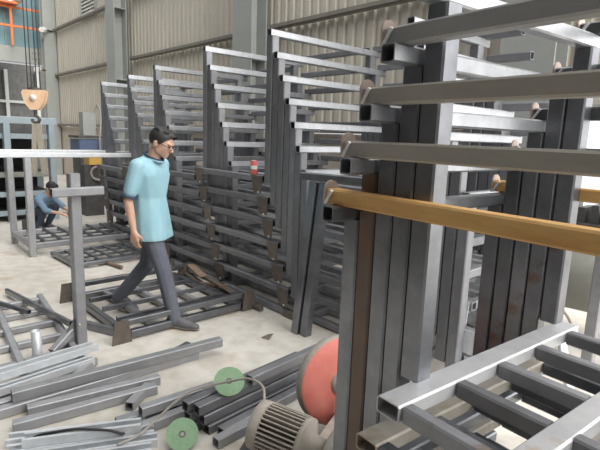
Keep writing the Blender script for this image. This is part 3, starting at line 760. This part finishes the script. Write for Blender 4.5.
def face_bits(par, c, rot, glasses_m):
    R = rot.to_matrix(); P = lambda v: Vector(c) + R @ Vector(v)
    for s in (-1, 1):
        bm = bmesh.new(); ell(bm, P((.092, s * .032, .006)), (.008, .013, .007), rot, 2)
        me = bpy.data.meshes.new('eye'); bm.to_mesh(me); bm.free(); me.materials.append(M['eye'])
        o = bpy.data.objects.new('eye', me); col.objects.link(o); o.parent = par
    g = MB()
    for s in (-1, 1):
        ctr = P((.112, s * .034, .004)); ring = [ctr + R @ Vector((-.004 * abs(math.cos(a)), .029 * math.cos(a), .021 * math.sin(a))) for a in [2 * PI * i / 20 for i in range(21)]]
        g.pipe(ring, .0032, M['glass'], 6)
        g.pipe([P((.108, s * .062, .008)), P((.05, s * .080, .010)), P((-.02, s * .084, .004))], .003, M['glass'], 6)
    g.pipe([P((.112, -.006, .006)), P((.118, 0, .008)), P((.112, .006, .006))], .003, M['glass'], 6)
    return g.build('glasses', par)
def hair(par, c, rot, name='hair'):
    R = rot.to_matrix(); P = lambda v: Vector(c) + R @ Vector(v)
    bm = bmesh.new()
    ell(bm, P((-.016, 0, .035)), (.104, .086, .098), rot)
    ell(bm, P((.035, .02, .085)), (.066, .060, .040), rot)
    for i in range(40):
        a = random.uniform(0, 2 * PI); h = random.uniform(.05, .108)
        q = Vector((-.02 + .07 * math.cos(a), .06 * math.sin(a), h)); capsule(bm, P(q), P(q + Vector((.016, .005, .002))), .014, .011)
    return fuse(bm, name, M['hair'], par, .006, 9, [(P((.055, 0, .040)), R @ Vector((.80, 0, -.62))), (P((-.02, 0, -.028)), R @ Vector((.25, 0, -1)))])

def build_man():
    e = empty('person', (-3.93, 1.83, 0), 'man in a pale blue polo shirt and grey trousers walking across the base frame', 'person', rz=math.radians(33))
    body = bmesh.new()
    rot = Euler((0, math.radians(24), math.radians(4)))
    hc = (.115, 0, 1.555)
    hipR, kneeR, ankR = Vector((.03, -.09, .88)), Vector((.175, -.095, .485)), Vector((.27, -.10, .10))
    hipL, kneeL, ankL = Vector((-.01, .09, .88)), Vector((-.10, .09, .475)), Vector((-.385, .09, .15))
    shR, elR, wrR = Vector((.0, -.185, 1.365)), Vector((-.055, -.235, 1.09)), Vector((-.01, -.235, .84))
    shL, elL, wrL = Vector((.01, .185, 1.365)), Vector((-.03, .225, 1.09)), Vector((.0, .215, .85))
    for hp_, kn, an in ((hipR, kneeR, ankR), (hipL, kneeL, ankL)):
        capsule(body, hp_, kn, .078, .052); capsule(body, kn, kn.lerp(an, .35), .052, .052); capsule(body, kn.lerp(an, .35), an, .052, .036)
    hullof(body, [((.0, .07, .92), .085), ((.0, -.07, .92), .085), ((.0, 0, 1.08), (.10, .135, .08))])
    hullof(body, [((.0, 0, 1.08), (.10, .135, .08)), ((.015, .09, 1.30), .09), ((.015, -.09, 1.30), .09), ((.0, .13, 1.37), .055), ((.0, -.13, 1.37), .055)])
    capsule(body, (.015, 0, 1.38), (.075, 0, 1.50), .062, .055)
    for s, el, w in ((shR, elR, wrR), (shL, elL, wrL)):
        capsule(body, s, el, .050, .038); capsule(body, el, el.lerp(w, .3), .038, .038); capsule(body, el.lerp(w, .3), w, .038, .026)
    hand(body, wrR, (.08, .02, -1), (.2, 1, 0), (1, -.1, .05), .35)
    hand(body, wrL, (.1, -.05, -1), (.2, -1, 0), (.95, .1, .1), .35)
    head(body, hc, rot)
    for an, toe in ((ankR, (.42, -.11, .045)), (ankL, (-.27, .09, .045))):
        capsule(body, an - Vector((.02, 0, .05)), toe, .032, .028)
    b_ = fuse(body, 'body', M['skin'], e, .0065, 5)
    hair(e, hc, rot); face_bits(e, hc, rot, None)
    # polo shirt
    sh = bmesh.new()
    hullof(sh, [((.02, .08, .755), (.142, .112, .05)), ((.035, -.08, .755), (.152, .116, .05)), ((.0, 0, 1.10), (.130, .165, .08))])
    hullof(sh, [((.0, 0, 1.10), (.130, .165, .08)), ((.015, .09, 1.29), (.115, .10, .10)), ((.015, -.09, 1.29), (.115, .10, .10)), ((.0, .135, 1.375), .063), ((.0, -.135, 1.375), .063)])
    hullof(sh, [((.0, .12, 1.37), .06), ((.0, -.12, 1.37), .06), ((.03, 0, 1.42), .068)])
    for s, el in ((shR, elR), (shL, elL)):
        capsule(sh, s, s.lerp(el, .74), .064, .058)
    dR = (elR - shR).normalized(); dL = (elL - shL).normalized()
    shirt = fuse(sh, 'polo_shirt', M['shirt'], e, .009, 6, [((0, 0, .745), (0.04, 0, -1)), ((.035, 0, 1.435), (.42, 0, .9))])
    # collar and sleeve bands
    b = MB()
    for k in range(2):
        pts = [Vector((.045 + .078 * math.cos(a), .074 * math.sin(a), 1.428 - .40 * .078 * math.cos(a) + .013 * k)) for a in [2 * PI * i / 28 for i in range(29)]]
        b.pipe(pts, .0085, M['shirt'] if not k else M['navy'], 6)
    b.build('collar', e)
    for s, el, nm in ((shR, elR, 'sleeve_band'), (shL, elL, 'sleeve_band')):
        d = (el - s).normalized(); p = s.lerp(el, .87)
        MB().lathe([(0, .045), (0, .0600), (.014, .0600), (.014, .045)], p, d, M['navy'], 24).build(nm, e)
    # trousers
    tr_ = bmesh.new()
    hullof(tr_, [((.0, .07, .93), (.112, .10, .07)), ((.0, -.07, .93), (.112, .10, .07)), ((.0, 0, .84), (.10, .13, .05))])
    for hp_, kn, an in ((hipR, kneeR, ankR), (hipL, kneeL, ankL)):
        capsule(tr_, hp_ + Vector((0, -hp_.y * .12, .0)), kn, .090, .070); capsule(tr_, kn, an + (an - kn).normalized() * .03, .070, .060)
    fuse(tr_, 'trousers', M['trousers'], e, .009, 5)
    for an, toe, ht, nm in ((ankR, Vector((.475, -.11, .04)), .0, 'shoe'), (ankL, Vector((-.235, .09, .042)), .06, 'shoe')):
        s_ = bmesh.new(); heel = Vector((an.x - .045, an.y, .045 + ht)) if ht == 0 else Vector((an.x - .02, an.y, .085))
        hullof(s_, [(heel, (.038, .036, .034)), (heel + Vector((.05, 0, .04)), .034), (toe - Vector((.07, 0, -.004)), (.05, .046, .034)), (toe, (.035, .036, .022))])
        so = fuse(s_, nm, M['shoe'], e, .006, 3)
        MB().plate([(heel.x - .03, an.y - .03, heel.z - .034), (heel.x - .03, an.y + .03, heel.z - .034), (toe.x - .09, an.y + .045, .012), (toe.x + .03, an.y + .02, .014), (toe.x + .03, an.y - .02, .014), (toe.x - .09, an.y - .045, .012)], -.010, M['sole']).build('sole', so)
    return e
random.seed(3)
build_man()

def build_worker():
    e = empty('person', (-8.62, 2.14, 0), 'crouching worker in a denim blue shirt grinding steel behind the open rack', 'person', rz=math.radians(38))
    e.scale = (.86, .86, .86)
    body = bmesh.new(); rot = Euler((0, math.radians(28), math.radians(-8)))
    hc = (.25, 0, .80)
    hips = [Vector((-.12, s * .10, .30)) for s in (-1, 1)]; knees = [Vector((.22, s * .16, .46)) for s in (-1, 1)]; ank = [Vector((.02, s * .14, .08)) for s in (-1, 1)]
    for h_, k_, a_ in zip(hips, knees, ank):
        capsule(body, h_, k_, .075, .05); capsule(body, k_, a_, .05, .036); capsule(body, a_ - Vector((.02, 0, .04)), a_ + Vector((.16, 0, -.05)), .032, .027)
    hullof(body, [((-.14, .06, .30), .09), ((-.14, -.06, .30), .09), ((.0, 0, .48), (.10, .13, .09))])
    hullof(body, [((.0, 0, .48), (.10, .13, .09)), ((.09, .10, .62), .075), ((.09, -.10, .62), .075)])
    capsule(body, (.12, 0, .64), (.20, 0, .75), .058, .052)
    arms = [(Vector((.10, -.185, .62)), Vector((.28, -.22, .42)), Vector((.50, -.10, .36))), (Vector((.10, .185, .62)), Vector((.32, .20, .45)), Vector((.56, .06, .38)))]
    for s, el, w in arms:
        capsule(body, s, el, .048, .036); capsule(body, el, w, .037, .026)
    hand(body, arms[0][2], (1, .25, -.25), (.1, .3, -1), (.2, .9, .2), .75); hand(body, arms[1][2], (1, -.25, -.2), (.1, -.3, -1), (.2, -.9, .2), .75)
    head(body, hc, rot)
    fuse(body, 'body', M['skin'], e, .0075, 5); hair(e, hc, rot); face_bits(e, hc, rot, None)
    sh = bmesh.new()
    hullof(sh, [((-.15, .06, .32), .105), ((-.15, -.06, .32), .105), ((.0, 0, .48), (.125, .16, .10))])
    hullof(sh, [((.0, 0, .48), (.125, .16, .10)), ((.09, .11, .61), .09), ((.09, -.11, .61), .09), ((.11, 0, .66), .075)])
    for s, el, w in arms: capsule(sh, s, el, .066, .055); capsule(sh, el, el.lerp(w, .25), .054, .05)
    fuse(sh, 'work_shirt', M['denim'], e, .010, 5)
    tr_ = bmesh.new()
    hullof(tr_, [((-.14, .07, .28), .105), ((-.14, -.07, .28), .105)])
    for h_, k_, a_ in zip(hips, knees, ank): capsule(tr_, h_, k_, .092, .068); capsule(tr_, k_, a_, .066, .055)
    fuse(tr_, 'trousers', M['darktrousers'], e, .010, 5)
    for a_ in ank:
        s_ = bmesh.new(); hullof(s_, [(a_ - Vector((.04, 0, .04)), .038), (a_ + Vector((.17, 0, -.048)), (.035, .036, .028)), (a_ + Vector((.03, 0, .0)), .04)])
        fuse(s_, 'shoe', M['shoe'], e, .008, 3)
    bx = MB().box((-.17, 0, .10), (.28, .26, .20), M['tankdark'])
    st = bx.build('seat_block', loc=None); st.location = e.location; st.rotation_euler.z = e.rotation_euler.z; st.scale = e.scale
    tag(st, 'low dark block the crouching worker sits on', 'stool')
    g = empty('angle_grinder', e.location + Matrix.Rotation(e.rotation_euler.z, 3, 'Z') @ Vector((.60, -.03, .335)) * .86, 'angle grinder held in the hands of the crouching worker', 'grinder', rz=e.rotation_euler.z)
    MB().lathe([(-.10, 0), (-.10, .026), (.10, .032), (.16, .03), (.17, 0)], (0, 0, 0), (1, -.1, -.12), M['grinder'], 18).build('body', g)
    MB().lathe([(0, 0), (0, .062), (.004, .062), (.004, 0)], (.17, -.02, -.06), (.12, 0, 1), M['dusty'], 24).build('grinding_disc', g)
    MB().lathe([(0, 0), (0, .016), (.11, .018), (.11, 0)], (.12, .0, .0), (0, 1, .2), M['grinder'], 12).build('side_handle', g)
build_worker()

#@@LIGHT
# ------------------------------------------------------------------ camera and daylight
cam_d = bpy.data.cameras.new('camera'); cam = bpy.data.objects.new('camera', cam_d); col.objects.link(cam); scene.camera = cam
cam_d.sensor_width = 36; cam_d.sensor_fit = 'HORIZONTAL'; cam_d.lens = 490 / 600 * 36; cam_d.clip_start = .02
th, p, r = math.radians(-42.2), math.radians(10.27), math.radians(2.015)
F0 = Vector((0, math.cos(p), -math.sin(p))); R0_ = Vector((1, 0, 0)); U0 = R0_.cross(F0)
Rr = R0_ * math.cos(r) + U0 * math.sin(r); Ur = -R0_ * math.sin(r) + U0 * math.cos(r)
ex = Vector((-math.sin(th), -math.cos(th), 0)); ey = Vector((math.sin(th + PI / 2), math.cos(th + PI / 2), 0))
def tw(v): return Vector((v.dot(ex), v.dot(ey), v.z))
Rw, Uw, Fw = tw(Rr), tw(Ur), tw(F0)
cam.matrix_world = Matrix(((Rw.x, Uw.x, -Fw.x, 0), (Rw.y, Uw.y, -Fw.y, 0), (Rw.z, Uw.z, -Fw.z, 1.65), (0, 0, 0, 1)))

w = bpy.data.worlds.new('sky'); scene.world = w; w.use_nodes = True
# daylight: bright open end of the shed towards +x and skylights above, dim interior behind the camera
N, L = w.node_tree.nodes, w.node_tree.links
bgn = N['Background']
tc = N.new('ShaderNodeTexCoord')
dt = N.new('ShaderNodeVectorMath'); dt.operation = 'DOT_PRODUCT'; dt.inputs[1].default_value = Vector((.75, .40, .55)).normalized()
L.new(tc.outputs['Generated'], dt.inputs[0])
rmp = N.new('ShaderNodeValToRGB'); rmp.color_ramp.interpolation = 'EASE'
mr = N.new('ShaderNodeMapRange'); mr.inputs['From Min'].default_value = -1; L.new(dt.outputs['Value'], mr.inputs['Value']); L.new(mr.outputs['Result'], rmp.inputs['Fac'])
e = rmp.color_ramp.elements
e[0].position = .33; e[0].color = (.19, .193, .20, 1); e[1].position = 1.0; e[1].color = (1, .985, .96, 1)
L.new(rmp.outputs['Color'], bgn.inputs['Color']); bgn.inputs['Strength'].default_value = 2.1
sd = bpy.data.lights.new('sun', 'SUN'); so = bpy.data.objects.new('sun', sd); col.objects.link(so)
sd.energy = 2.0; sd.angle = math.radians(50); sd.color = (1, .97, .92)
so.rotation_euler = Vector((-.85, -.12, -.55)).to_track_quat('-Z', 'Y').to_euler()

vs = scene.view_settings
vs.view_transform = 'Standard'; vs.look = 'None'; vs.gamma = 1; vs.use_curve_mapping = False
vs.exposure = 0.5
